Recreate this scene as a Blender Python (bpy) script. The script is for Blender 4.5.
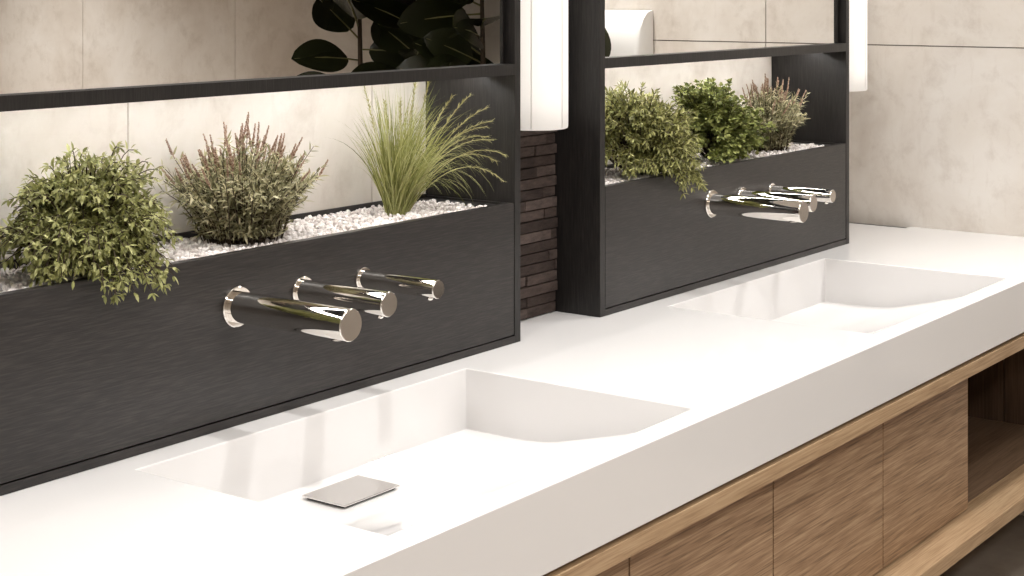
import bpy, bmesh, math, random
from mathutils import Vector, Matrix, noise

for o in list(bpy.data.objects):
    bpy.data.objects.remove(o, do_unlink=True)
scn = bpy.context.scene
COL = scn.collection
PI = math.pi

# ------------------------------------------------------------------ camera
W, H = 1024, 576
F_PX = 1621.07                     # focal length in pixels
YAW = math.radians(36.236)         # viewing direction, measured from +X towards +Y
cam_d = bpy.data.cameras.new('camera')
cam = bpy.data.objects.new('camera', cam_d)
COL.objects.link(cam)
cam.location = (0.0, 0.0, 1.60)
cam.rotation_euler = (PI / 2, 0, YAW - PI / 2)
cam_d.sensor_fit = 'HORIZONTAL'
cam_d.sensor_width = 36.0
cam_d.lens = 36.0 * F_PX / W
cam_d.shift_x = 0.0
cam_d.shift_y = -298.0 / W         # level camera, lens shifted down
cam_d.clip_start = 0.05
scn.camera = cam

# ------------------------------------------------------------------ view, world, lights
scn.view_settings.view_transform = 'Standard'
scn.view_settings.look = 'None'
scn.view_settings.gamma = 1.0
scn.view_settings.use_curve_mapping = False
scn.view_settings.exposure = 0.25

world = bpy.data.worlds.new('world')
scn.world = world
world.use_nodes = True
world.node_tree.nodes['Background'].inputs[0].default_value = (1.0, 0.97, 0.94, 1)
world.node_tree.nodes['Background'].inputs[1].default_value = 0.3

CEIL = 2.70
WARM = (1.0, 0.982, 0.962)
# fill light panels added at the ceiling: x, y, size x, size y, watts, beam spread (degrees)
FILL_PANELS = [
    (2.40, 1.74, 3.40, 0.16, 11.5, 140),
    (3.70, 0.30, 1.10, 0.30, 8.0, 125),
    (0.40, 0.20, 1.20, 0.30, 8.0, 130),
    (2.00, -0.90, 1.80, 0.30, 48.0, 138),
    (4.20, -2.60, 0.90, 0.30, 26.0, 100),
]
# round downlights in a row along the washstand: x, y, watts
DOWNLIGHTS = [(0.00, 1.25, 13.0), (2.30, 1.10, 12.5), (4.55, 1.07, 16.0)]
LED_STRENGTH = 27.0
LAMP_STRENGTH = 2.0

# ------------------------------------------------------------------ measures
ZT = 0.85                          # worktop height
YF = 2.030                         # cabinet front
YW = 2.275                         # tiled back wall
YB = 2.150                         # brick strip face
XR = 4.893                         # tiled right wall
XA = 5.300                         # alcove wall
YEND = 0.62                        # right wall ends here, alcove begins
YFAR = -3.4
XL = -1.3

# ------------------------------------------------------------------ helpers
class MB:
    """collects vertices and faces for one mesh"""
    def __init__(self):
        self.v = []; self.f = []; self.m = []; self.smooth = []
    def add(self, vs, fs, mi=0, smooth=False):
        b = len(self.v)
        self.v.extend([tuple(p) for p in vs])
        for q in fs:
            self.f.append(tuple(b + i for i in q)); self.m.append(mi); self.smooth.append(smooth)
    def box(self, x0, x1, y0, y1, z0, z1, mi=0):
        vs = [(x0,y0,z0),(x1,y0,z0),(x1,y1,z0),(x0,y1,z0),(x0,y0,z1),(x1,y0,z1),(x1,y1,z1),(x0,y1,z1)]
        self.add(vs, [(3,2,1,0),(4,5,6,7),(0,1,5,4),(1,2,6,5),(2,3,7,6),(3,0,4,7)], mi)
    def tube(self, pts, radii, n=8, mi=0, cap=True):
        rings = []
        for i, p in enumerate(pts):
            p = Vector(p)
            a = Vector(pts[max(i-1,0)]); b = Vector(pts[min(i+1,len(pts)-1)])
            d = (b-a).normalized()
            r = Vector((0,0,1)) if abs(d.z) < 0.9 else Vector((1,0,0))
            u = d.cross(r).normalized(); w = d.cross(u)
            rr = radii[i] if isinstance(radii,(list,tuple)) else radii
            rings.append([p + u*rr*math.cos(2*PI*k/n) + w*rr*math.sin(2*PI*k/n) for k in range(n)])
        vs = [q for r in rings for q in r]
        fs = []
        for i in range(len(pts)-1):
            for k in range(n):
                fs.append((i*n+k, i*n+(k+1)%n, (i+1)*n+(k+1)%n, (i+1)*n+k))
        self.add(vs, fs, mi, True)
        if cap:
            b = len(self.v)-len(vs)
            self.f.append(tuple(b+k for k in range(n))[::-1]); self.m.append(mi); self.smooth.append(False)
            e = b+(len(pts)-1)*n
            self.f.append(tuple(e+k for k in range(n))); self.m.append(mi); self.smooth.append(False)
    def mesh(self, name, mats):
        me = bpy.data.meshes.new(name)
        me.from_pydata(self.v, [], self.f)
        for m in (mats if isinstance(mats,(list,tuple)) else [mats]):
            me.materials.append(m)
        me.polygons.foreach_set('material_index', self.m)
        me.polygons.foreach_set('use_smooth', self.smooth)
        me.update()
        return me
    def build(self, name, mats, parent=None, bevel=0.0, recalc=False):
        me = self.mesh(name, mats)
        if bevel or recalc:
            bm = bmesh.new(); bm.from_mesh(me)
            if recalc: bmesh.ops.recalc_face_normals(bm, faces=bm.faces)
            if bevel:
                bmesh.ops.bevel(bm, geom=[e for e in bm.edges if len(e.link_faces)==2 and e.calc_face_angle(0) > 0.6],
                                offset=bevel, segments=2, affect='EDGES', profile=0.5, clamp_overlap=True)
            bm.to_mesh(me); bm.free()
        return link(name, me, parent)

def link(name, me, parent=None):
    o = bpy.data.objects.new(name, me)
    COL.objects.link(o)
    if parent is not None:
        o.parent = parent
        o.matrix_parent_inverse = Matrix.Translation(-Vector(parent.location))
    return o

def tag(o, label=None, cat=None, group=None, kind=None):
    if label: o['label'] = label
    if cat: o['category'] = cat
    if group: o['group'] = group
    if kind: o['kind'] = kind
    return o

def thing(name, label, cat, loc, group=None):
    o = bpy.data.objects.new(name, None)
    o.empty_display_size = 0.05
    COL.objects.link(o)
    o.location = loc
    return tag(o, label, cat, group)

def copy_tree(o, offset, label):
    """a thing, its parts and their sub-parts, moved along the wall"""
    def rec(s, par):
        c = s.copy(); COL.objects.link(c)
        if par is not None:
            c.parent = par
        for ch in list(s.children):
            rec(ch, c)
        return c
    r = rec(o, None)
    r.location = Vector(o.location) + Vector(offset)
    r['label'] = label
    return r

# ------------------------------------------------------------------ materials
def new_mat(name, color=(0.8,0.8,0.8), rough=0.5, metal=0.0, spec=0.5):
    m = bpy.data.materials.new(name); m.use_nodes = True
    b = m.node_tree.nodes['Principled BSDF']
    b.inputs['Base Color'].default_value = (*color,1)
    b.inputs['Roughness'].default_value = rough
    b.inputs['Metallic'].default_value = metal
    b.inputs['Specular IOR Level'].default_value = spec
    return m

def N(m, t, **kw):
    n = m.node_tree.nodes.new(t)
    for k, v in kw.items(): setattr(n, k, v)
    return n

def L(m, a, b): m.node_tree.links.new(a, b)

def ramp(m, fac, stops):
    r = N(m, 'ShaderNodeValToRGB')
    els = r.color_ramp.elements
    while len(els) < len(stops): els.new(0.5)
    for e, (p, c) in zip(els, stops):
        e.position = p; e.color = (*c, 1)
    L(m, fac, r.inputs[0])
    return r.outputs[0]

def coords(m, scale):
    tc = N(m, 'ShaderNodeTexCoord'); mp = N(m, 'ShaderNodeMapping')
    mp.inputs['Scale'].default_value = scale
    L(m, tc.outputs['Object'], mp.inputs[0])
    return mp.outputs[0]

def tex_noise(m, vec, scale, detail=6, rough=0.6, dist=0.0):
    n = N(m, 'ShaderNodeTexNoise')
    n.inputs['Scale'].default_value = scale
    n.inputs['Detail'].default_value = detail
    n.inputs['Roughness'].default_value = rough
    n.inputs['Distortion'].default_value = dist
    L(m, vec, n.inputs['Vector'])
    return n.outputs['Fac']

def mixc(m, fac, a, b, mode='MIX'):
    x = N(m, 'ShaderNodeMix', data_type='RGBA', blend_type=mode)
    if isinstance(fac, float): x.inputs[0].default_value = fac
    else: L(m, fac, x.inputs[0])
    for s, i in ((a,6),(b,7)):
        if isinstance(s, tuple): x.inputs[i].default_value = (*s,1)
        else: L(m, s, x.inputs[i])
    return x.outputs[2]

def bump(m, h, strength, dist=0.002):
    b = N(m, 'ShaderNodeBump')
    b.inputs['Strength'].default_value = strength
    b.inputs['Distance'].default_value = dist
    L(m, h, b.inputs['Height'])
    L(m, b.outputs[0], m.node_tree.nodes['Principled BSDF'].inputs['Normal'])

def wood(name, stops, stretch, rough, bump_s, fine=90.0, spec=0.5, wide=0.35, wide_scale=0.16):
    """wood whose fibres run along the axis that 'stretch' squeezes"""
    m = new_mat(name, rough=rough, spec=spec)
    v = coords(m, stretch)
    a = tex_noise(m, v, fine, 3, 0.6, 0.15)
    b = tex_noise(m, v, fine*wide_scale, 3, 0.5, 0.5)
    hv = N(m, 'ShaderNodeMix', data_type='FLOAT'); hv.inputs[0].default_value = wide; L(m, a, hv.inputs[2]); L(m, b, hv.inputs[3])
    c = ramp(m, hv.outputs[0], stops)
    L(m, c, m.node_tree.nodes['Principled BSDF'].inputs['Base Color'])
    bump(m, hv.outputs[0], bump_s, 0.0015)
    return m

BLK = [(0.38,(0.0070,0.0057,0.0051)),(0.50,(0.0140,0.0114,0.0102)),(0.62,(0.0270,0.0222,0.0200))]
M_black_h = wood('black_ash_horizontal', BLK, (0.06,1,1), 0.40, 0.35, 330, 0.55, 0.18)
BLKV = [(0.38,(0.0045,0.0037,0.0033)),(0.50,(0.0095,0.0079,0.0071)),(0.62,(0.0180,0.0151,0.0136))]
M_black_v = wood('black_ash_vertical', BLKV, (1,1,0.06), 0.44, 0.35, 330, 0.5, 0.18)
OAK = [(0.37,(0.19,0.116,0.063)),(0.47,(0.315,0.196,0.112)),(0.54,(0.385,0.250,0.150)),(0.64,(0.48,0.335,0.205))]
M_oak = wood('oak_veneer', OAK, (0.03,1,1), 0.45, 0.15, 260, 0.5, 0.22)
OAKL = [(0.30,(0.25,0.15,0.078)),(0.48,(0.40,0.265,0.15)),(0.62,(0.48,0.335,0.20)),(0.75,(0.55,0.40,0.25))]
M_oak_light = wood('oak_board', OAKL, (0.03,1,1), 0.45, 0.15, 260, 0.5, 0.22)
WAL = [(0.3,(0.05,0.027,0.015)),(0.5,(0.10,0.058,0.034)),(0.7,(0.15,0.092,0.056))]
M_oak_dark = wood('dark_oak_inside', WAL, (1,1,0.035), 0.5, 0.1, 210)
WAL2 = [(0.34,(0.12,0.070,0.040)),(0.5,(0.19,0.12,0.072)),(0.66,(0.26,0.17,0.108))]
M_oak_shade = wood('oak_floor_shade', WAL2, (0.035,1,1), 0.5, 0.1, 210)  # oak darkened to stand for shade on the compartment floor

def tile_mat(name, base, dark, light):
    m = new_mat(name, rough=0.38)
    v = coords(m, (1,1,1))
    big = tex_noise(m, v, 2.6, 8, 0.62, 0.5)
    mid = tex_noise(m, v, 9.0, 8, 0.7, 0.2)
    c1 = ramp(m, big, [(0.34,dark),(0.50,base),(0.66,light)])
    c2 = ramp(m, mid, [(0.30,(0.80,0.77,0.74)),(0.50,(1,1,1)),(0.8,(1.0,1.0,1.0))])
    c = mixc(m, 0.75, c1, c2, 'MULTIPLY')
    vs = coords(m, (1,1,0.25))
    st = tex_noise(m, vs, 30.0, 4, 0.6)
    c3 = ramp(m, st, [(0.28,(0.90,0.88,0.86)),(0.42,(1,1,1))])
    c = mixc(m, 0.6, c, c3, 'MULTIPLY')
    L(m, c, m.node_tree.nodes['Principled BSDF'].inputs['Base Color'])
    return m
M_tile = tile_mat('beige_stone_tile', (0.73,0.68,0.62), (0.645,0.585,0.52), (0.79,0.75,0.70))
M_grout_d = new_mat('dark_grout', (0.16,0.13,0.11), 0.9)
M_grout_l = new_mat('pale_grout', (0.44,0.38,0.32), 0.9)
M_solid = new_mat('white_solid_surface', (0.74,0.725,0.716), 0.06, spec=0.36)
M_chrome = new_mat('polished_steel', (0.80,0.765,0.72), 0.045, 1.0)
M_cap = new_mat('brushed_steel', (0.52,0.485,0.45), 0.14, 1.0)
M_plate = new_mat('satin_steel_plate', (0.70,0.68,0.66), 0.13, 1.0)
M_mirror = new_mat('mirror_silver', (0.93,0.92,0.90), 0.0, 1.0)
M_dark = new_mat('black_gap', (0.008,0.007,0.006), 0.7)
M_tray = new_mat('black_metal_tray', (0.022,0.020,0.019), 0.35)
M_ceiling = new_mat('white_plaster', (0.80,0.77,0.73), 0.9)
M_taupe = new_mat('taupe_paint', (0.40,0.36,0.32), 0.9)
M_white_plastic = new_mat('white_plastic', (0.84,0.83,0.81), 0.25)
M_floor = tile_mat('floor_stone', (0.30,0.25,0.20), (0.24,0.195,0.155), (0.36,0.31,0.26))
M_soil_pot = new_mat('charcoal_pot', (0.02,0.02,0.02), 0.5)
M_soil = new_mat('potting_soil', (0.02,0.014,0.01), 0.95)

def emit(name, color, s):
    m = new_mat(name, color, 0.4)
    b = m.node_tree.nodes['Principled BSDF']
    b.inputs['Emission Color'].default_value = (*color,1)
    b.inputs['Emission Strength'].default_value = s
    return m
M_led = emit('led_strip_glow', (1.0,0.975,0.945), LED_STRENGTH)
M_tube = emit('lamp_tube_glow', (1.0,0.975,0.945), LAMP_STRENGTH)
M_lamp = new_mat('opal_lamp_shell', (0.9,0.88,0.86), 0.35)
def opal():
    m = M_lamp; b = m.node_tree.nodes['Principled BSDF']; out = m.node_tree.nodes['Material Output']
    t = N(m, 'ShaderNodeBsdfTranslucent'); t.inputs['Color'].default_value = (0.97,0.955,0.93,1)
    mx = N(m, 'ShaderNodeMixShader'); mx.inputs[0].default_value = 0.62
    L(m, b.outputs[0], mx.inputs[1]); L(m, t.outputs[0], mx.inputs[2]); L(m, mx.outputs[0], out.inputs[0])
opal()
M_panel = emit('fill_downlight_glow', (1.0,0.95,0.89), 3.0)

def island_mat(name, stops, rough=0.5, trans=0.25):
    m = new_mat(name, rough=rough, spec=0.3)
    g = N(m, 'ShaderNodeNewGeometry')
    c = ramp(m, g.outputs['Random Per Island'], stops)
    b = m.node_tree.nodes['Principled BSDF']
    L(m, c, b.inputs['Base Color'])
    if trans:
        t = N(m, 'ShaderNodeBsdfTranslucent'); L(m, c, t.inputs['Color'])
        mx = N(m, 'ShaderNodeMixShader'); mx.inputs[0].default_value = trans
        out = m.node_tree.nodes['Material Output']
        L(m, b.outputs[0], mx.inputs[1]); L(m, t.outputs[0], mx.inputs[2]); L(m, mx.outputs[0], out.inputs[0])
    return m
M_leaf_bush = island_mat('shrub_leaf', [(0,(0.14,0.145,0.045)),(0.5,(0.32,0.325,0.115)),(1,(0.52,0.51,0.24))])
M_leaf_jun = island_mat('feathery_shrub_leaf', [(0,(0.13,0.132,0.042)),(0.5,(0.30,0.30,0.10)),(1,(0.50,0.48,0.21))])
M_leaf_box = island_mat('round_shrub_leaf', [(0,(0.075,0.090,0.022)),(0.5,(0.20,0.225,0.060)),(1,(0.40,0.42,0.14))])
M_leaf_lav = island_mat('grey_green_leaf', [(0,(0.18,0.170,0.085)),(0.5,(0.38,0.355,0.20)),(1,(0.60,0.55,0.36))])
M_spike = island_mat('faded_rose_flower', [(0,(0.27,0.165,0.115)),(0.5,(0.44,0.30,0.22)),(1,(0.58,0.45,0.36))], 0.8, 0.15)
M_grass = island_mat('grass_blade', [(0,(0.17,0.185,0.05)),(0.5,(0.36,0.37,0.125)),(1,(0.56,0.55,0.26))], 0.5, 0.3)
M_seed = island_mat('grass_seed', [(0,(0.28,0.26,0.10)),(0.5,(0.42,0.40,0.18)),(1,(0.58,0.54,0.30))], 0.7, 0.2)
M_stem = new_mat('brown_twig', (0.055,0.035,0.020), 0.8)
M_gravel = island_mat('white_pebble', [(0,(0.60,0.54,0.51)),(0.5,(0.76,0.71,0.68)),(1,(0.86,0.83,0.81))], 0.7, 0.0)
M_brick = island_mat('dark_slim_brick', [(0,(0.034,0.023,0.019)),(0.5,(0.062,0.043,0.036)),(1,(0.098,0.072,0.062))], 0.75, 0.0)
def brick_tex():
    m = M_brick
    b = m.node_tree.nodes['Principled BSDF']
    n = tex_noise(m, coords(m, (1,1,3)), 38, 6, 0.7)
    col = b.inputs['Base Color'].links[0].from_socket
    r = ramp(m, n, [(0.3,(0.55,0.55,0.55)),(0.7,(1.35,1.35,1.35))])
    L(m, mixc(m, 1.0, col, r, 'MULTIPLY'), b.inputs['Base Color'])
    bump(m, n, 0.6, 0.004)
brick_tex()
M_rubber = new_mat('rubber_plant_leaf', (0.020,0.023,0.009), 0.25)
M_rib = new_mat('leaf_midrib', (0.16,0.15,0.05), 0.4)

# ------------------------------------------------------------------ the setting
def struct(o): o['kind'] = 'structure'; return o

def tiled(name, axis, plane, face, cuts, zcuts, grout, gap=0.003, depth=0.004, thick=0.09):
    """a wall of large tiles with real recessed joints; axis = direction along the wall"""
    mb = MB()
    def bx(a0, a1, d0, d1, z0, z1, mi):
        lo, hi = min(d0,d1), max(d0,d1)
        if axis == 'x': mb.box(a0,a1,lo,hi,z0,z1,mi)
        else: mb.box(lo,hi,a0,a1,z0,z1,mi)
    # face = +1 when the tiles look towards +normal, -1 otherwise
    bx(cuts[0], cuts[-1], plane - face*depth, plane - face*thick, zcuts[0], zcuts[-1], 1)
    for a0, a1 in zip(cuts[:-1], cuts[1:]):
        for z0, z1 in zip(zcuts[:-1], zcuts[1:]):
            bx(a0+gap/2, a1-gap/2, plane, plane - face*depth, z0+gap/2, z1-gap/2, 0)
    return struct(mb.build(name, [M_tile, grout]))

zj = [0.0, 0.2235, 0.8235, 1.4235, 2.0235, CEIL]
xj = [XL, -0.712, -0.049, 0.6135, 1.276, 1.9387, 2.6013, 3.2639, 4.589, XR]
tiled('wall_back', 'x', YW, -1, xj, zj, M_grout_l)
tiled('wall_right', 'y', XR, -1, [YEND, 0.907, 1.570, YW], zj, M_grout_d, gap=0.0035)
tiled('wall_alcove', 'y', XA, -1, [YFAR, -2.46, -1.375, -0.29, YEND], [0, 1.02, 2.22, CEIL], M_grout_l)
mb = MB(); mb.box(XR, XA, YEND, YEND+0.09, 0, CEIL); struct(mb.build('wall_return', M_tile))
mb = MB(); mb.box(XL, XA, YFAR-0.09, YFAR, 0, CEIL); struct(mb.build('wall_far', M_taupe))
mb = MB(); mb.box(XL-0.09, XL, YFAR, YW, 0, CEIL); struct(mb.build('wall_left', M_ceiling))
mb = MB(); mb.box(XL-0.09, XA+0.09, YFAR-0.09, YW+0.09, -0.08, 0); struct(mb.build('floor', M_floor))
mb = MB(); mb.box(XL-0.09, XA+0.09, YFAR-0.09, YW+0.09, CEIL, CEIL+0.08); struct(mb.build('ceiling', M_ceiling))

mb = MB(); mb.box(4.20, XA-0.0005, -1.10, YEND-0.0005, 1.76, CEIL-0.0005); struct(mb.build('shade_soffit', M_tray))   # unseen soffit, added to keep ceiling light off the alcove plants

# slim dark bricks between the two mirror cabinets
def brick_strip():
    rnd = random.Random(4)
    mb = MB()
    x0, x1 = 2.802, 3.110
    mb.box(x0, x1, YB+0.008, YW-0.0005, ZT+0.0005, CEIL-0.001)
    z = ZT+0.001
    h = 0.0245
    while z + h < CEIL:
        x = x0 - rnd.uniform(0.0, 0.14)
        while x < x1:
            ln = rnd.uniform(0.10, 0.24)
            a, b = max(x, x0), min(x+ln, x1)
            if b - a > 0.006:
                o = rnd.uniform(-0.004, 0.004)
                mb.box(a+0.0008, b-0.0008, YB+o, YB+0.012, z+0.0012+rnd.uniform(0,0.0008), z+h-0.0008)
            x += ln
        z += h
    return struct(mb.build('wall_brick', M_brick, bevel=0.0012))
brick_strip()

# ------------------------------------------------------------------ worktop with two moulded basins
def worktop():
    root = thing('countertop', 'long glossy white solid-surface countertop with two sunken basins', 'countertop', (2.6, 1.8, 0.7175))
    xs = [0.30, 1.697, 2.538, 3.316, 4.171, 4.852, XR-0.0005]
    ys = [1.405, 1.4545, 1.973, 2.02, YW-0.001]
    zb = 0.7175
    bm = bmesh.new()
    vd = {}
    def V(x, y, z):
        k = (round(x,5), round(y,5), round(z,5))
        if k not in vd: vd[k] = bm.verts.new((x,y,z))
        return vd[k]
    def Fc(*ps):
        try: return bm.faces.new([V(*p) for p in ps])
        except ValueError: return None
    def solid(i, j): return not (i == 5 and j == 3)
    basin_cells = ((1,1),(3,1))
    for i in range(6):
        for j in range(4):
            if not solid(i,j): continue
            a,b,c,d = xs[i],xs[i+1],ys[j],ys[j+1]
            if (i,j) not in basin_cells: Fc((a,c,ZT),(b,c,ZT),(b,d,ZT),(a,d,ZT))
            Fc((a,d,zb),(b,d,zb),(b,c,zb),(a,c,zb))
            if j == 0: Fc((a,c,zb),(b,c,zb),(b,c,ZT),(a,c,ZT))
            if j == 3: Fc((b,d,zb),(a,d,zb),(a,d,ZT),(b,d,ZT))
            if i == 0: Fc((a,d,zb),(a,c,zb),(a,c,ZT),(a,d,ZT))
            if i == 5: Fc((b,c,zb),(b,d,zb),(b,d,ZT),(b,c,ZT))
    Fc((xs[5],ys[3],zb),(xs[5],ys[4],zb),(xs[5],ys[4],ZT),(xs[5],ys[3],ZT))
    Fc((xs[6],ys[3],zb),(xs[5],ys[3],zb),(xs[5],ys[3],ZT),(xs[6],ys[3],ZT))
    # basin shells: flat floor at the back, a gentle ramp, then up to the front lip
    prof = [(1.973,0.7290),(1.850,0.7292),(1.825,0.7300),(1.800,0.7318),(1.775,0.7350),(1.750,0.7398),(1.650,0.7650),(1.600,0.7782),(1.570,0.7878),(1.545,0.7990),(1.4545,ZT)]
    for i in (1,3):
        a, b = xs[i], xs[i+1]
        for (y0,z0),(y1,z1) in zip(prof[:-1], prof[1:]):
            Fc((a,y1,z1),(b,y1,z1),(b,y0,z0),(a,y0,z0))
        Fc((b,1.973,0.7290),(b,1.973,ZT),(a,1.973,ZT),(a,1.973,0.7290))
        Fc(*([(a,1.973,ZT)]+[(a,y,z) for y,z in prof][::-1]))
        Fc(*([(b,1.973,ZT)]+[(b,y,z) for y,z in prof]))
    bmesh.ops.recalc_face_normals(bm, faces=bm.faces)
    es = []
    for e in bm.edges:
        if len(e.link_faces) == 2 and e.calc_face_angle(0) > 0.35:
            es.append(e)
    bmesh.ops.bevel(bm, geom=es, offset=0.0022, segments=3, affect='EDGES', profile=0.5, clamp_overlap=True)
    for f in bm.faces: f.smooth = f.normal.z > 0.80 and f.calc_center_median().z < ZT-0.004
    def sub(test, name, parent):
        nb = bm.copy()
        bmesh.ops.delete(nb, geom=[f for f in nb.faces if not test(f)], context='FACES')
        me = bpy.data.meshes.new(name); nb.to_mesh(me); nb.free()
        me.materials.append(M_solid)
        return link(name, me, parent)
    def which(f):
        c = f.calc_center_median()
        for k, i in enumerate((1,3)):
            if xs[i]-0.0005 < c.x < xs[i+1]+0.0005 and ys[1]-0.0005 < c.y < ys[2]+0.0005 and zb+0.005 < c.z < ZT-0.0001:
                return k+1
        return 0
    sub(lambda f: which(f) == 0, 'slab', root)
    sub(lambda f: which(f) == 1, 'basin', root)
    sub(lambda f: which(f) == 2, 'basin', root)
    bm.free()
    mb = MB(); mb.box(4.8525, XR-0.0006, 2.0205, YW-0.0012, 0.72, 0.846); mb.build('gap_shade', M_dark, root)  # black filler stands in for the shade inside the wall gap
    return root
worktop()

# drain cover plates, lying loose on the basin floors
def drain(x0, x1, y0, y1, label):
    root = thing('drain_cover', label, 'drain cover', ((x0+x1)/2,(y0+y1)/2,0.7302), 'steel drain covers in the basins')
    mb = MB(); mb.box(x0+0.006, x1-0.006, y0+0.006, y1-0.006, 0.7302, 0.7342); mb.build('foot', M_dark, root)
    mb = MB(); mb.box(x0, x1, y0, y1, 0.7342, 0.7368); mb.build('plate', M_plate, root, bevel=0.0004)
drain(2.022, 2.165, 1.829, 1.927, 'thin rectangular steel drain cover in the nearer basin')

# ------------------------------------------------------------------ wooden vanity under the worktop
def vanity():
    x0, x1 = 0.36, 4.84
    root = thing('vanity_unit', 'wall-hung oak vanity with flat doors and an open shelf under the white countertop', 'vanity', (2.6, 1.8, 0.263))
    mb = MB(); mb.box(x0, x1, 1.405, YW-0.02, 0.676, 0.7075); mb.build('top_board', M_oak_light, root, bevel=0.0008)
    mb = MB(); mb.box(x0+0.02, x1-0.02, 1.43, YW-0.02, 0.7077, 0.7173); mb.build('spacer', M_dark, root)
    mb = MB(); mb.box(x0, x1, 1.400, YW-0.02, 0.263, 0.297); mb.build('bottom_board', M_oak_light, root, bevel=0.0008)
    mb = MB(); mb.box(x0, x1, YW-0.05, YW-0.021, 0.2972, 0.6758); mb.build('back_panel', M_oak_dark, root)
    gaps = [0.22, 0.755, 1.29, 1.825, 2.36, 2.895, 3.430, 3.955]
    for a, b in zip(gaps[:-1], gaps[1:]):
        a = max(a, x0)
        mb = MB(); mb.box(a+0.0026, b-0.0026, 1.480, 1.499, 0.3005, 0.6735)
        mb.build('door', M_oak, root, bevel=0.0006)
    for x in (0.36, 0.755-0.009, 1.825-0.009, 2.895-0.009, 3.937):
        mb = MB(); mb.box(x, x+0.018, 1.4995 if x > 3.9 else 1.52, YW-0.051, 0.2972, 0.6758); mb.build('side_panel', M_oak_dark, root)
    # open compartment: dark boards inside, a joint up the right-hand side
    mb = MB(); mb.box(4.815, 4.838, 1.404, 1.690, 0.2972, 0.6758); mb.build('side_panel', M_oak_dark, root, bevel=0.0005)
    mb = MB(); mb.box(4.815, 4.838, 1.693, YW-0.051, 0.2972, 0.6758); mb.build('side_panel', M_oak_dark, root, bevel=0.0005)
    mb = MB(); mb.box(3.956, 4.814, 1.50, YW-0.051, 0.2972, 0.2990); mb.build('shade_lining', M_oak_shade, root)  # darker floor sheet paints the overhang's shade, front edge on the shadow line
vanity()

# ------------------------------------------------------------------ mirror cabinets with a planted niche
def mirror_cabinet(x0, x1, label):
    root = thing('mirror_cabinet', label, 'mirror cabinet', ((x0+x1)/2, YF, ZT), 'black mirror cabinets on the countertop')
    s = 0.021; top = 2.30; yb = YW-0.0005
    z0 = ZT+0.0005
    for a in (x0, x1-s):
        mb = MB(); mb.box(a, a+s, YF, yb, z0, top); mb.build('side_panel', M_black_v, root, bevel=0.0008)
    mb = MB(); mb.box(x0+s, x1-s, YF, yb, z0, 0.8655); mb.build('bottom_rail', M_black_h, root, bevel=0.0008)
    mb = MB(); mb.box(x0+s, x1-s, YF, yb, top-0.02, top); mb.build('top_rail', M_black_h, root, bevel=0.0008)
    mb = MB(); mb.box(x0+s+0.0022, x1-s-0.0022, YF+0.0005, YF+0.018, 0.8680, 1.148); mb.build('front_panel', M_black_h, root, bevel=0.0008)
    mb = MB(); mb.box(x0+s, x1-s, YF+0.012, YF+0.0165, 0.8655, 0.90); mb.build('shadow_gap', M_dark, root)
    # shelf: front fascia that hides the light strip, thin board behind it
    mb = MB()
    mb.box(x0+s, x1-s, YF, YF+0.090, 1.4195, 1.4430)
    mb.box(x0+s, x1-s, YF+0.090, yb, 1.4360, 1.4430)
    sh = mb.build('shelf', M_black_v, root)
    mb = MB(); mb.box(x0+s+0.01, x1-s-0.01, YF+0.112, YF+0.132, 1.4330, 1.4355); mb.build('light_strip', M_led, root)
    mb = MB(); mb.box(x0+s+0.016, x1-s-0.016, YF+0.020, YF+0.026, 1.4435, top-0.021); mb.build('mirror', M_mirror, root)
    mb = MB(); mb.box(x0+s, x1-s, YF+0.0265, YF+0.034, 1.4432, top-0.0205); mb.build('mirror_backing', M_black_v, root)
    # planter trough with a thin rim
    mb = MB()
    a, b, c, d = x0+s+0.001, x1-s-0.001, YF+0.0185, yb-0.001
    t = 0.004
    mb.box(a, b, c, d, 1.050, 1.054)
    mb.box(a, b, c, c+t, 1.054, 1.145); mb.box(a, b, d-t, d, 1.054, 1.150)
    mb.box(a, a+t, c+t, d-t, 1.054, 1.147); mb.box(b-t, b, c+t, d-t, 1.054, 1.147)
    mb.box(b-0.040, b-t, c+t, d-t, 1.054, 1.142)
    mb.box(a+t, a+0.030, c+t, d-t, 1.054, 1.142)
    mb.build('planter_tray', M_tray, root)
    return root
mirror_cabinet(1.446, 2.801, 'black wood mirror cabinet nearest the viewer, planted with ornamental grass')
mirror_cabinet(3.111, 4.458, 'black wood mirror cabinet standing by the beige tiled end wall')

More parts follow.
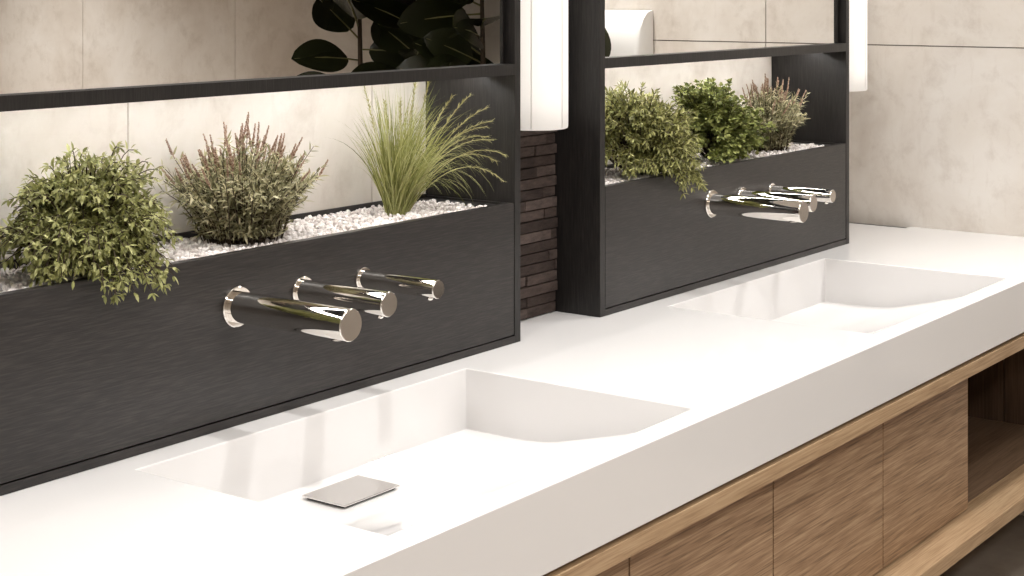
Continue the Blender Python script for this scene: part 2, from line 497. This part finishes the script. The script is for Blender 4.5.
def gravel(x0, x1, label, seed):
    rnd = random.Random(seed)
    bm = bmesh.new(); bmesh.ops.create_icosphere(bm, subdivisions=1, radius=1)
    bv = [v.co.copy() for v in bm.verts]; bf = [tuple(v.index for v in f.verts) for f in bm.faces]; bm.free()
    mb = MB()
    y0, y1 = YF+0.024, YW-0.007
    mb.box(x0, x1, y0, y1, 1.056, 1.132)
    step = 0.0098
    nx, ny = int((x1-x0-0.010)/step), int((y1-y0-0.010)/step)
    for layer in range(2):
        for i in range(nx+1):
            for j in range(ny+1):
                if layer == 1 and rnd.random() < 0.45: continue
                r = rnd.uniform(0.0042, 0.0072)
                p = Vector((x0+0.006+i*step+rnd.uniform(-.003,.003), y0+0.007+j*step+rnd.uniform(-.003,.003),
                            1.134+layer*0.006+rnd.uniform(-0.002,0.003)))
                p.x = min(max(p.x, x0+r*1.25), x1-r*1.25); p.y = min(max(p.y, y0+r*1.25), y1-r*1.25)
                q = Matrix.Rotation(rnd.uniform(0,6.28), 3, Vector((rnd.gauss(0,1),rnd.gauss(0,1),rnd.gauss(0,1))).normalized())
                sc = Vector((rnd.uniform(.8,1.25), rnd.uniform(.75,1.1), rnd.uniform(.6,.9)))*r
                vs = []
                for v in bv:
                    w = v*(1+rnd.uniform(-.16,.16))
                    vs.append(p + q @ Vector((w.x*sc.x, w.y*sc.y, w.z*sc.z)))
                mb.add(vs, bf)
    o = mb.build('gravel', M_gravel)
    return tag(o, label, 'gravel', None, 'stuff')
gravel(1.500, 2.736, 'bed of small white pebbles in the nearer black planter', 1)
gravel(3.162, 4.395, 'bed of small white pebbles in the planter by the end wall', 2)

# ------------------------------------------------------------------ taps
def tap(name, label, cat, x, z, r, length, flange_r, tip, nozzle=False, n=40):
    root = thing(name, label, cat, (x, YF, z), None)
    def lathe(prof, part, mat, mi=None):
        mb = MB()
        vs = []; fs = []
        for (d, rr) in prof:
            for k in range(n):
                a = 2*PI*k/n
                vs.append((x+rr*math.cos(a), YF-d, z+rr*math.sin(a)))
        for i in range(len(prof)-1):
            for k in range(n):
                fs.append((i*n+k, i*n+(k+1)%n, (i+1)*n+(k+1)%n, (i+1)*n+k))
        mb.add(vs, fs, 0, True)
        mb.f.append(tuple(range((len(prof)-1)*n, len(prof)*n))); mb.m.append(0); mb.smooth.append(False)
        mb.f.append(tuple(range(n))[::-1]); mb.m.append(0); mb.smooth.append(False)
        o = mb.build(part, mat, root, recalc=True)
        o.data.set_sharp_from_angle(angle=math.radians(35))
        return o
    lathe([(0.0,flange_r),(0.005,flange_r),(0.0065,flange_r-0.0015),(0.0065,r+0.0002)], 'flange', M_chrome)
    lathe([(0.0066,r),(length-0.0015,r),(length-0.0003,r-0.001)], 'barrel', M_chrome)
    lathe([(length-0.0002,r-0.0012),(length+0.0005,r-0.0015)], 'end_cap', M_cap)
    if nozzle:
        mb = MB()
        mb.tube([(x,YF-length+0.020,z-r+0.002),(x,YF-length+0.020,z-r-0.0035)], 0.0055, 16)
        mb.tube([(x,YF-length+0.020,z-r-0.0035),(x,YF-length+0.020,z-r-0.0045)], 0.0035, 12)
        mb.build('nozzle', M_chrome, root)
    else:
        mb = MB()
        mb.tube([(x,YF-length+0.030,z-r+0.002),(x,YF-length+0.030,z-r-0.001)], 0.010, 20)
        mb.build('aerator', M_cap, root)
    return root
tap('basin_spout', 'long thick steel spout under the pink-tipped plant, over the nearer basin', 'tap', 1.9680, 1.0558, 0.0268, 0.264, 0.0352, 1)
tap('soap_spout', 'medium steel spout, middle of the three over the nearer basin', 'tap', 2.1295, 1.0578, 0.0218, 0.207, 0.0275, 1, True)
tap('tap_lever', 'slim short steel spout, farthest right over the nearer basin', 'tap', 2.2935, 1.0568, 0.0172, 0.184, 0.0222, 1, True)
tap('basin_spout', 'long thick steel spout, leftmost of the three over the basin by the end wall', 'tap', 3.6265, 1.0565, 0.0268, 0.259, 0.0352, 1)
tap('soap_spout', 'medium steel spout, middle of the three over the basin by the end wall', 'tap', 3.7885, 1.0555, 0.0218, 0.207, 0.0275, 1, True)
tap('tap_lever', 'slim short steel spout nearest the beige tiled end wall', 'tap', 3.9570, 1.0550, 0.0172, 0.182, 0.0222, 1, True)

# ------------------------------------------------------------------ wall lamps
def wall_lamp(cx, yc, yw, label, z0=1.290, z1=2.45):
    root = thing('wall_lamp', label, 'wall lamp', (cx, yw, z0), 'tall white wall lamps beside the mirrors')
    R = 0.075
    prof = []
    for k in range(25):
        a = PI*k/24
        prof.append((cx+R*math.cos(a), yc-R*0.92*math.sin(a)))
    prof += [(cx-R, yc+0.030), (cx+R, yc+0.030)]
    n = len(prof)
    def ring(scale, z):
        return [(cx+(x-cx)*scale, yc+(y-yc)*scale, z) for x, y in prof]
    mb = MB()
    rings = [ring(0.94, z0), ring(0.985, z0+0.0015), ring(1.0, z0+0.006), ring(1.0, z1)]
    vs = [p for r in rings for p in r]; fs = []
    for i in range(3):
        for k in range(n):
            fs.append((i*n+k, i*n+(k+1)%n, (i+1)*n+(k+1)%n, (i+1)*n+k))
    mb.add(vs, fs, 0, True)
    mb.f += [tuple(range(n))[::-1], tuple(range(3*n,4*n))]; mb.m += [0,0]; mb.smooth += [False,False]
    d = mb.build('diffuser', M_lamp, root, recalc=True)
    d.data.set_sharp_from_angle(angle=math.radians(40))
    for a in (math.radians(28), math.radians(90), math.radians(152)):
        mb = MB()
        px, py = cx+R*math.cos(a), yc-R*0.92*math.sin(a)
        mb.tube([(px,py,z0+0.004),(px,py,z1-0.002)], 0.0013, 8)
        mb.build('edge_strip', M_lamp, root)
    mb = MB(); mb.tube([(cx,yc-0.016,z0+0.03),(cx,yc-0.016,z1-0.03)], 0.018, 16)
    mb.build('light_tube', M_tube, root)
    mb = MB(); mb.box(cx-0.05, cx+0.05, yc+0.0302, yw-0.0005, z0+0.03, z1-0.03); mb.build('back_plate', M_white_plastic, root)
wall_lamp(2.966, 2.105, YB-0.0045, 'tall glowing white lamp on the dark brick strip between the cabinets')
wall_lamp(4.652, 2.135, YW, 'tall glowing white lamp beside the beige tiled end wall')

# ------------------------------------------------------------------ plants
def leaf(mb, base, d, up, ln, wd, fold=0.25, curl=0.15, shape='oval'):
    """a folded leaf with a midrib, tip and belly"""
    d = d.normalized()
    s = d.cross(up)
    if s.length < 1e-4: s = d.cross(Vector((1,0,0)))
    s.normalize(); n = s.cross(d)
    if shape == 'oval': ks = ((0.30,0.86),(0.62,0.88))
    elif shape == 'round': ks = ((0.35,1.0),(0.75,0.95))
    else: ks = ((0.25,0.9),(0.65,0.75))
    p0 = base; pt = base + d*ln - n*(curl*ln)
    row = []
    for t, wk in ks:
        c = base + d*(ln*t) - n*(curl*ln*t*t)
        e = n*(fold*wd*0.5*wk)
        row.append((c + s*(wd*0.5*wk) + e, c, c - s*(wd*0.5*wk) + e))
    vs = [p0, row[0][0], row[0][1], row[0][2], row[1][0], row[1][1], row[1][2], pt]
    mb.add(vs, [(0,2,1),(0,3,2),(1,2,5,4),(2,3,6,5),(4,5,7),(5,6,7)], 0, False)

def bez(a, b, c, t): return a*(1-t)**2 + b*2*t*(1-t) + c*t*t

def in_niche(p, front=1.93):
    return Vector((p.x, min(p.y, YW-0.012), p.z))

def clear(p):
    """keeps foliage out of the panel top edge and the pebbles"""
    z = p.z
    if p.y > YF-0.006: z = max(z, 1.150)
    return Vector((p.x, min(p.y, YW-0.010), z))

def shrub(name, label, cat, base, lobes, mat, ln, wd, shape, seed, pairs=7, tilt=0.9, droop=0.03, group=None, xmin=-9, xmax=9):
    rnd = random.Random(seed)
    base = Vector(base)
    root = thing(name, label, cat, base, group)
    fol = MB(); st = MB()
    for (cx,cy,cz,rx,ry,rz,n) in lobes:
        for i in range(n):
            v = Vector((rnd.gauss(0,1),rnd.gauss(0,1),rnd.gauss(0,1))).normalized()
            if v.z < -0.55: v.z *= -0.6
            rad = rnd.uniform(0.62,1.0)
            nz = 1+0.22*noise.noise(v*2.3+Vector((seed,0,0)))
            end = Vector((cx+v.x*rx*rad*nz, cy+v.y*ry*rad*nz, cz+v.z*rz*rad*nz))
            end.x = min(max(end.x, xmin), xmax)
            end = clear(end)
            root_p = base + Vector((rnd.uniform(-.02,.02),rnd.uniform(-.015,.015),0.004))
            start = root_p.lerp(end, rnd.uniform(0.30,0.5)); start.z += 0.015
            ctrl = start.lerp(end, 0.55) + Vector((0,0,0.02+droop))
            pts = [bez(start, ctrl, end, k/5) for k in range(6)]
            pts = [clear(p) for p in pts]
            if i % 3 == 0: st.tube([root_p]+pts, [0.0026,0.0018,.0015,.0012,.001,.0008,.0006], 5, cap=False)
            else: st.tube(pts[1:], 0.0008, 4, cap=False)
            ang0 = rnd.uniform(0,PI)
            for k in range(pairs):
                t = 0.22 + 0.78*k/(pairs-1)
                p = clear(bez(start, ctrl, end, t)); q = bez(start, ctrl, end, min(t+0.05,1.05))
                dr = (q-bez(start,ctrl,end,t-0.02)).normalized()
                side = dr.orthogonal().normalized()
                ang = ang0 + k*PI/2*0.7
                side = Matrix.Rotation(ang, 3, dr) @ side
                for sg in (1,-1):
                    if rnd.random() < 0.08: continue
                    dd = dr*rnd.uniform(.45,.9) + side*sg*tilt + Vector((rnd.uniform(-.2,.2),rnd.uniform(-.2,.2),rnd.uniform(-.15,.3)))
                    L_ = ln*rnd.uniform(.65,1.15)*(0.8 if k==pairs-1 else 1)
                    dd.normalize()
                    if p.y + dd.y*L_ > YW-0.004: dd.y *= -1
                    if p.x + dd.x*L_ < xmin or p.x + dd.x*L_ > xmax: dd.x *= -1
                    if p.y > YF-0.03 and p.z + dd.z*L_ < 1.150: dd.z = abs(dd.z)
                    leaf(fol, p, dd, Vector((rnd.uniform(-.4,.4),rnd.uniform(-.5,.2),1)), L_, wd*rnd.uniform(.8,1.15), 0.3, rnd.uniform(.0,.25), shape)
            leaf(fol, p, dr, Vector((rnd.uniform(-.4,.4),-.3,1)), ln*rnd.uniform(.6,1), wd*.9, .3, .1, shape)
    st.build('stem', M_stem, root)
    fol.build('foliage', mat, root)
    return root

shrub('leafy_shrub', 'bushy light green shrub with small oval leaves, farthest left in the nearer planter', 'plant', (1.735,2.150,1.136),
      [(1.732,2.130,1.236,0.138,0.120,0.108,330), (1.640,2.110,1.190,0.115,0.10,0.060,190), (1.695,2.050,1.180,0.105,0.055,0.045,190),
       (1.715,1.990,1.135,0.085,0.020,0.030,50), (1.650,2.060,1.160,0.09,0.04,0.020,90), (1.770,2.07,1.200,0.080,0.08,0.06,110)],
      M_leaf_bush, 0.0178, 0.0062, 'oval', 11, 7)
shrub('feathery_shrub', 'feathery olive green shrub spilling over the farther planter, at its left end', 'plant', (3.460,2.140,1.136),
      [(3.430,2.150,1.275,0.155,0.11,0.090,190), (3.465,2.085,1.240,0.130,0.10,0.085,150), (3.450,2.020,1.185,0.085,0.055,0.065,100),
       (3.450,1.985,1.125,0.060,0.022,0.045,36), (3.37,2.15,1.20,0.15,0.10,0.07,90), (3.36,2.06,1.165,0.10,0.04,0.02,50)],
      M_leaf_jun, 0.022, 0.0056, 'narrow', 12, 9, 0.8, 0.02, None, 3.140)
shrub('round_leaf_shrub', 'dense bright green shrub with small round leaves, middle of the farther planter', 'plant', (3.860,2.150,1.136),
      [(3.840,2.145,1.275,0.125,0.10,0.090,190), (3.905,2.110,1.215,0.130,0.095,0.07,140), (3.79,2.14,1.22,0.11,0.10,0.075,120), (3.750,2.16,1.31,0.055,0.06,0.05,34),
       (3.86,2.07,1.185,0.11,0.035,0.045,90), (3.79,2.07,1.165,0.09,0.03,0.02,50)],
      M_leaf_box, 0.0165, 0.0112, 'round', 13, 6, 1.0, 0.0)

def spiky(name, label, base, R, Hh, n, nspike, seed, xmax=9):
    rnd = random.Random(seed)
    base = Vector(base)
    root = thing(name, label, 'plant', base)
    fol = MB(); st = MB(); spikes = []
    for i in range(n):
        a = rnd.uniform(0,2*PI); u = math.sqrt(rnd.random())
        low = i % 3 == 0
        k = u*R*(0.72 if low else 1.0)
        if i % 23 == 0: k = R*1.12; low = False          # a few stray shoots
        top = Hh*rnd.uniform(.60,.86)*math.sqrt(max(0.10,1-0.72*u*u))
        if low: top = Hh*rnd.uniform(.10,.45)
        end = clear(base + Vector((k*math.cos(a), k*math.sin(a)*0.75, top)))
        end.x = min(end.x, xmax)
        s = base + Vector((0.45*k*math.cos(a)+rnd.uniform(-.012,.012), 0.35*k*math.sin(a)+rnd.uniform(-.01,.01), 0.004))
        c = s.lerp(end, .5) + Vector((-.10*k*math.cos(a), -.10*k*math.sin(a), Hh*0.10))
        st.tube([s, clear(bez(s,c,end,.33)), clear(bez(s,c,end,.66)), end], [.0014,.0011,.0008,.0006], 4, cap=False)
        m = 9 if low else 14
        for j in range(m):
            t = 0.08 + .92*j/(m-1)
            p = bez(s,c,end,t); dr = (bez(s,c,end,min(t+.06,1.06))-bez(s,c,end,t-.02)).normalized()
            side = Matrix.Rotation(j*2.4+a, 3, dr) @ dr.orthogonal().normalized()
            for sg in (1,-1):
                dd = (dr*rnd.uniform(.5,1.1) + side*sg*rnd.uniform(.5,1.1) + Vector((0,0,rnd.uniform(-.3,.2)))).normalized()
                L_ = rnd.uniform(.012,.023)
                if p.y + dd.y*L_ > YW-.004: dd.y *= -1
                if p.x + dd.x*L_ > xmax: dd.x *= -1
                if p.z + dd.z*L_ < 1.143 and p.y > YF-.03: dd.z = abs(dd.z)
                if p.y + dd.y*L_ < YF+.02 and p.z < 1.16: continue
                leaf(fol, p, dd, Vector((rnd.uniform(-.6,.6),-.5,1)), L_, rnd.uniform(.0034,.0054), .3, rnd.uniform(-.1,.35), 'narrow')
        if not low: spikes.append((end, (end-c).normalized(), u))
    st.build('stem', M_stem, root)
    fol.build('foliage', M_leaf_lav, root)
    spikes.sort(key=lambda e: -e[0].z - rnd.uniform(0,.075))
    for e, d, u in spikes[:nspike*2:2]:
        mb = MB()
        ln = rnd.uniform(.026,.050)
        d = (d*0.9 + Vector((rnd.uniform(-.25,.25),rnd.uniform(-.2,.1),.45))).normalized()
        tip = e + d*ln
        tip.y = min(tip.y, YW-.01); tip.x = min(tip.x, xmax)
        mb.tube([e - d*.01, e.lerp(tip,.5), tip], [.0008,.0008,.0005], 5, cap=False)
        for j in range(30):
            t = j/29
            p = e.lerp(tip, t)
            sd = Matrix.Rotation(j*2.4, 3, d) @ d.orthogonal().normalized()
            if p.y > YW-0.016: sd.y = -abs(sd.y)
            leaf(mb, p, (sd*.6 + d*.85), d, .0072*(1-.45*t), .0042*(1-.3*t), .3, -.15, 'round')
        mb.build('flower_spike', M_spike, root)
    return root
spiky('flowering_shrub', 'grey-green shrub with narrow leaves and dusty pink flower spikes, middle of the nearer planter', (2.100,2.150,1.137), .145, .225, 420, 60, 21)
spiky('flowering_shrub', 'grey-green shrub with dusty pink flower spikes, right end of the farther planter', (4.180,2.150,1.137), .125, .220, 320, 44, 22, 4.390)

def grass(name, label, base, seed):
    rnd = random.Random(seed)
    base = Vector(base)
    root = thing(name, label, 'plant', base)
    mb = MB()
    view = Vector((0.8,0.6,0))
    right = Vector((0.59,-0.81,0))
    XM, YM = 2.771, YW-0.006
    def ok(p):
        x = XM - 0.6*(p.x-XM) if p.x > XM else p.x
        y = YM - 0.6*(p.y-YM) if p.y > YM else p.y
        return Vector((x, y, p.z))
    def blade(s, d, ln, w, g, n=9):
        p = Vector(s); d = d.normalized()
        pts = []
        for k in range(n+1):
            pts.append(Vector(p))
            d = (d + Vector((0,0,-g*(0.35+1.3*k/n)))).normalized()
            p = p + d*(ln/n)
            if p.y > YF-0.008 and p.z < 1.150: p.z = 1.150
            p = ok(p)
            if p.z > 1.415: p.z = 1.415
        return pts
    for i in range(560):
        a = rnd.uniform(0,2*PI); r0 = 0.026*math.sqrt(rnd.random())
        s = base + Vector((r0*math.cos(a), r0*math.sin(a)*.8, 0))
        out = Vector((math.cos(a), math.sin(a)*0.7, 0))*rnd.uniform(.05,.30) + right*rnd.uniform(-.18,.34)
        d = Vector((out.x, out.y, 1.0))
        rt = out.dot(right)
        short = i % 6 == 0
        ln = rnd.uniform(.05,.11) if short else rnd.uniform(.15,.285)
        if rt < -.12: ln *= .86
        g = rnd.uniform(.01,.05) if short else (rnd.uniform(.10,.34) if rt > 0.02 else rnd.uniform(.02,.17))
        pts = blade(s, d, ln, 0, g, 10)
        w = rnd.uniform(.0013,.0026) if not short else rnd.uniform(.0022,.0034)
        sd = Vector((0.59,-0.81,0)).lerp(Vector((rnd.uniform(-1,1),rnd.uniform(-1,1),0)), .45).normalized()
        vs = []
        for k, p in enumerate(pts):
            t = k/(len(pts)-1); ww = w*(0.75+0.5*t if t < .35 else 0.92*(1-((t-.35)/.65)**1.8)+.04)
            vs += [ok(p+sd*ww*.5), ok(p-sd*ww*.5)]
        mb.add(vs, [(2*k,2*k+1,2*k+3,2*k+2) for k in range(len(pts)-1)])
    mb.build('foliage', M_grass, root)
    heads = [(-.20,.0,.265,.015),(-.08,.0,.235,.015),(.02,.0,.240,.01),(.13,.01,.285,.010),(.19,.01,.290,.012),
             (.26,-.02,.270,.075),(.32,.0,.285,.085),(.38,-.02,.285,.10),(.44,.0,.28,.115),(.34,-.06,.265,.13),(.46,-.04,.265,.13),
             (.52,-.02,.265,.15),(.50,.02,.25,.17),(.58,-.03,.25,.18),(.40,.02,.255,.15)]
    for (lean, back, ln, g) in heads:
        mb = MB()
        s = base + right*lean*0.04 + Vector((rnd.uniform(-.01,.01),rnd.uniform(-.008,.008),0))
        d = right*lean + Vector((0,back,1))
        pts = blade(s, d, ln, 0, g, 12)
        mb.tube(pts, [.0009]*8+[.0007]*5, 4, cap=False)
        for k in range(8, 12):
            for q in range(16):
                t = q/16
                p = pts[k].lerp(pts[k+1], t)
                dr = (pts[k+1]-pts[k])
                if dr.length < 1e-5: continue
                dr.normalize()
                sdv = Matrix.Rotation(rnd.uniform(0,6.28),3,dr) @ dr.orthogonal().normalized()
                dd = (dr*1.0 + sdv*rnd.uniform(.3,.95))
                L_ = rnd.uniform(.007,.014)
                e = p + dd.normalized()*L_
                if e.x > XM or e.y > YM: continue
                leaf(mb, p, dd, Vector((0,0,1)), L_, .0022, .2, .1, 'narrow')
        mb.build('seed_head', M_seed, root)
    return root
grass('ornamental_grass', 'arching yellow-green ornamental grass with seed heads, right end of the nearer planter', (2.545,2.158,1.137), 31)

# ------------------------------------------------------------------ things seen in the mirrors
def hand_dryer():
    y0, y1 = 0.850, 1.133
    root = thing('hand_dryer', 'rounded white hand dryer on the tiled wall, seen in the farther mirror', 'hand dryer', (XR, (y0+y1)/2, 1.24))
    prof = [(0.0,1.240),(0.085,1.240),(0.096,1.252),(0.102,1.30),(0.104,1.38),(0.099,1.43),(0.088,1.470),(0.070,1.500),(0.045,1.519),(0.020,1.527),(0.0,1.529)]
    mb = MB(); n = len(prof)
    secs = [(y0,0.90),(y0+0.006,0.97),(y0+0.018,1.0),(y1-0.018,1.0),(y1-0.006,0.97),(y1,0.90)]
    vs = []
    for y, k in secs:
        for d, z in prof:
            vs.append((XR-0.006-d*k, y, 1.24+(z-1.24)*(0.985+0.015*k)))
    fs = []
    for i in range(len(secs)-1):
        for k in range(n):
            fs.append((i*n+k, i*n+(k+1)%n, (i+1)*n+(k+1)%n, (i+1)*n+k))
    mb.add(vs, fs, 0, True)
    mb.f += [tuple(range(n))[::-1], tuple(range((len(secs)-1)*n, len(secs)*n))]; mb.m += [0,0]; mb.smooth += [False,False]
    o = mb.build('body', M_white_plastic, root, recalc=True)
    o.data.set_sharp_from_angle(angle=math.radians(50))
    mb = MB(); mb.box(XR-0.0062, XR-0.0003, y0+0.004, y1-0.004, 1.246, 1.520); mb.build('back_plate', M_dark, root)
    mb = MB(); mb.box(XR-0.075, XR-0.030, y0+0.08, y1-0.08, 1.232, 1.2398); mb.build('air_outlet', M_dark, root, bevel=0.002)
hand_dryer()

def rubber_leaf_mesh():
    """broad pointed leaf, 1 long, with a raised midrib"""
    mb = MB(); n = 12
    vs = []
    for i in range(n+1):
        t = i/n
        w = 0.36*math.sin(PI*min(1,(t*0.96+0.02))**0.92)**0.72
        if t > 0.93: w *= max(0.05,(1-t)/0.09)
        zc = -0.16*t*t
        vs += [(t,-w,zc+0.05*w/0.36), (t,-w*.5,zc+0.015), (t,0,zc), (t,w*.5,zc+0.015), (t,w,zc+0.05*w/0.36)]
    fs = []
    for i in range(n):
        for k in range(4):
            fs.append((i*5+k, (i+1)*5+k, (i+1)*5+k+1, i*5+k+1))
    mb.add(vs, fs, 0, True)
    mb.tube([(-0.22,0,0.0),(0,0,0.002),(0.4,0,-0.022),(0.95,0,-0.142)], [.016,.015,.012,.004], 6, 1)
    return mb.mesh('rubber_leaf', [M_rubber, M_rib])
RL = rubber_leaf_mesh()

def rubber_plant(loc, height, seed, n, label, extra=(), zlow=1.05):
    rnd = random.Random(seed)
    x, y = loc
    root = thing('rubber_plant', label, 'plant', (x,y,0), 'rubber plants in the alcove')
    mb = MB()
    prof = [(0,0.10),(0.02,0.115),(0.38,0.15),(0.40,0.15),(0.40,0.135),(0.36,0.133)]
    k_ = 28; vs=[]; fs=[]
    for z, r in prof:
        for k in range(k_): vs.append((x+r*math.cos(2*PI*k/k_), y+r*math.sin(2*PI*k/k_), z))
    for i in range(len(prof)-1):
        for k in range(k_): fs.append((i*k_+k, i*k_+(k+1)%k_, (i+1)*k_+(k+1)%k_, (i+1)*k_+k))
    mb.add(vs, fs, 0, True); mb.f.append(tuple(range(k_))[::-1]); mb.m.append(0); mb.smooth.append(False)
    mb.build('pot', M_soil_pot, root)
    mb = MB(); mb.tube([(x,y,0.345),(x,y,0.358)], 0.130, 28); mb.build('soil', M_soil, root)
    mb = MB(); mb.tube([(x,y,0.35),(x+.01,y,0.8),(x,y+.01,1.3),(x,y,height)], [.014,.012,.010,.006], 8); mb.build('stem', M_stem, root)
    def put(p, d, up, s):
        d = d.normalized(); u = up.cross(d).normalized(); w = d.cross(u)
        o = bpy.data.objects.new('leaf', RL); COL.objects.link(o)
        o.parent = root
        M = Matrix((( d.x*s, u.x*s, w.x*s, p[0]), (d.y*s, u.y*s, w.y*s, p[1]), (d.z*s, u.z*s, w.z*s, p[2]), (0,0,0,1)))
        o.matrix_parent_inverse = Matrix.Translation(-Vector(root.location))
        o.matrix_basis = M
    V = Vector((-0.80, 0.60, 0)); R_ = Vector((0.60, 0.80, 0))
    lim = XA if y < YEND-0.3 else XR
    for i in range(n):
        t = i/(n-1)
        z = zlow + (height-zlow)*t
        a = i*2.4 + seed
        el = rnd.uniform(-.25,.55) + .8*t**3
        d = V*(math.cos(a)*0.85+0.25) + R_*math.sin(a) + Vector((0,0,math.tan(el)))
        d.normalize()
        s = rnd.uniform(.20,.29)
        if x + d.x*s*1.3 + .36*s*(1-abs(d.x)) > lim-0.02: d.x = -abs(d.x)*.7 - .2; d.normalize()
        if y + d.y*s*1.3 + .3*s > YEND-0.02 and y < YEND: d.y = -abs(d.y)*.5; d.normalize()
        up = (V*rnd.uniform(.3,1.1) + Vector((0,0,rnd.uniform(.2,1)))).normalized()
        put(Vector((x,y,z)) + d*(.22*s), d, up, s)
    for (p, d, up, s) in extra: put(Vector(p), Vector(d), Vector(up), s)
rubber_plant((4.97,-0.32), 1.85, 1, 20, 'dark potted rubber plant in the alcove, leftmost in the nearer mirror', zlow=1.0)
rubber_plant((4.95,0.02), 1.90, 5, 26, 'dark potted rubber plant in the alcove, middle of the three in the nearer mirror', zlow=0.95)
rubber_plant((4.93,0.34), 1.85, 14, 30, 'dark potted rubber plant in the alcove, rightmost in the nearer mirror', zlow=0.95)
rubber_plant((4.62,0.78), 0.95, 3, 8, 'dark potted rubber plant beside the white hand dryer', [((4.62,1.049,1.318),(0.02,0.05,1),(1,0,0),0.205)], zlow=0.60)

# ------------------------------------------------------------------ added fill panels and downlights
for i, (x, y, sx, sy, wt, sp) in enumerate(FILL_PANELS):
    root = thing('fill_panel', 'slim rectangular fill light panel added at the ceiling, out of view', 'ceiling light', (x, y, CEIL), 'added fill light panels out of view')
    mb = MB()
    t = 0.02
    a, b, c, d = x-sx/2, x+sx/2, y-sy/2, y+sy/2
    mb.box(a-t, b+t, c-t, c, CEIL-0.014, CEIL-0.0005); mb.box(a-t, b+t, d, d+t, CEIL-0.014, CEIL-0.0005)
    mb.box(a-t, a, c, d, CEIL-0.014, CEIL-0.0005); mb.box(b, b+t, c, d, CEIL-0.014, CEIL-0.0005)
    mb.build('frame', M_white_plastic, root)
    mb = MB(); mb.box(a, b, c, d, CEIL-0.006, CEIL-0.0005); mb.build('diffuser', M_panel, root)
    ld = bpy.data.lights.new('fill_light', 'AREA')
    ld.shape = 'RECTANGLE'; ld.size = sx; ld.size_y = sy
    ld.energy = wt; ld.color = WARM; ld.spread = math.radians(sp)
    lo = bpy.data.objects.new('fill_light', ld); COL.objects.link(lo)
    lo.location = (x, y, CEIL-0.016)
    lo.parent = root; lo.matrix_parent_inverse = Matrix.Translation(-Vector(root.location))

for (x, y, wt) in DOWNLIGHTS:
    root = thing('downlight', 'small round recessed downlight over the washstand', 'ceiling light', (x, y, CEIL), 'downlights out of view')
    mb = MB(); k_ = 32
    prof = [(0.075, CEIL-0.0005), (0.075, CEIL-0.006), (0.060, CEIL-0.010), (0.056, CEIL-0.0005)]
    vs = [(x+r_*math.cos(2*PI*k/k_), y+r_*math.sin(2*PI*k/k_), z) for r_, z in prof for k in range(k_)]
    fs = [(i*k_+k, i*k_+(k+1)%k_, (i+1)*k_+(k+1)%k_, (i+1)*k_+k) for i in range(3) for k in range(k_)]
    mb.add(vs, fs, 0, True); mb.build('trim_ring', M_white_plastic, root, recalc=True)
    mb = MB(); mb.tube([(x,y,CEIL-0.0006),(x,y,CEIL-0.004)], 0.0545, k_); mb.build('lens', M_panel, root)
    ld = bpy.data.lights.new('downlight_lamp', 'AREA')
    ld.shape = 'DISK'; ld.size = 0.10; ld.energy = wt; ld.color = WARM; ld.spread = math.radians(150)
    lo = bpy.data.objects.new('downlight_lamp', ld); COL.objects.link(lo)
    lo.location = (x, y, CEIL-0.012)
    lo.parent = root; lo.matrix_parent_inverse = Matrix.Translation(-Vector(root.location))
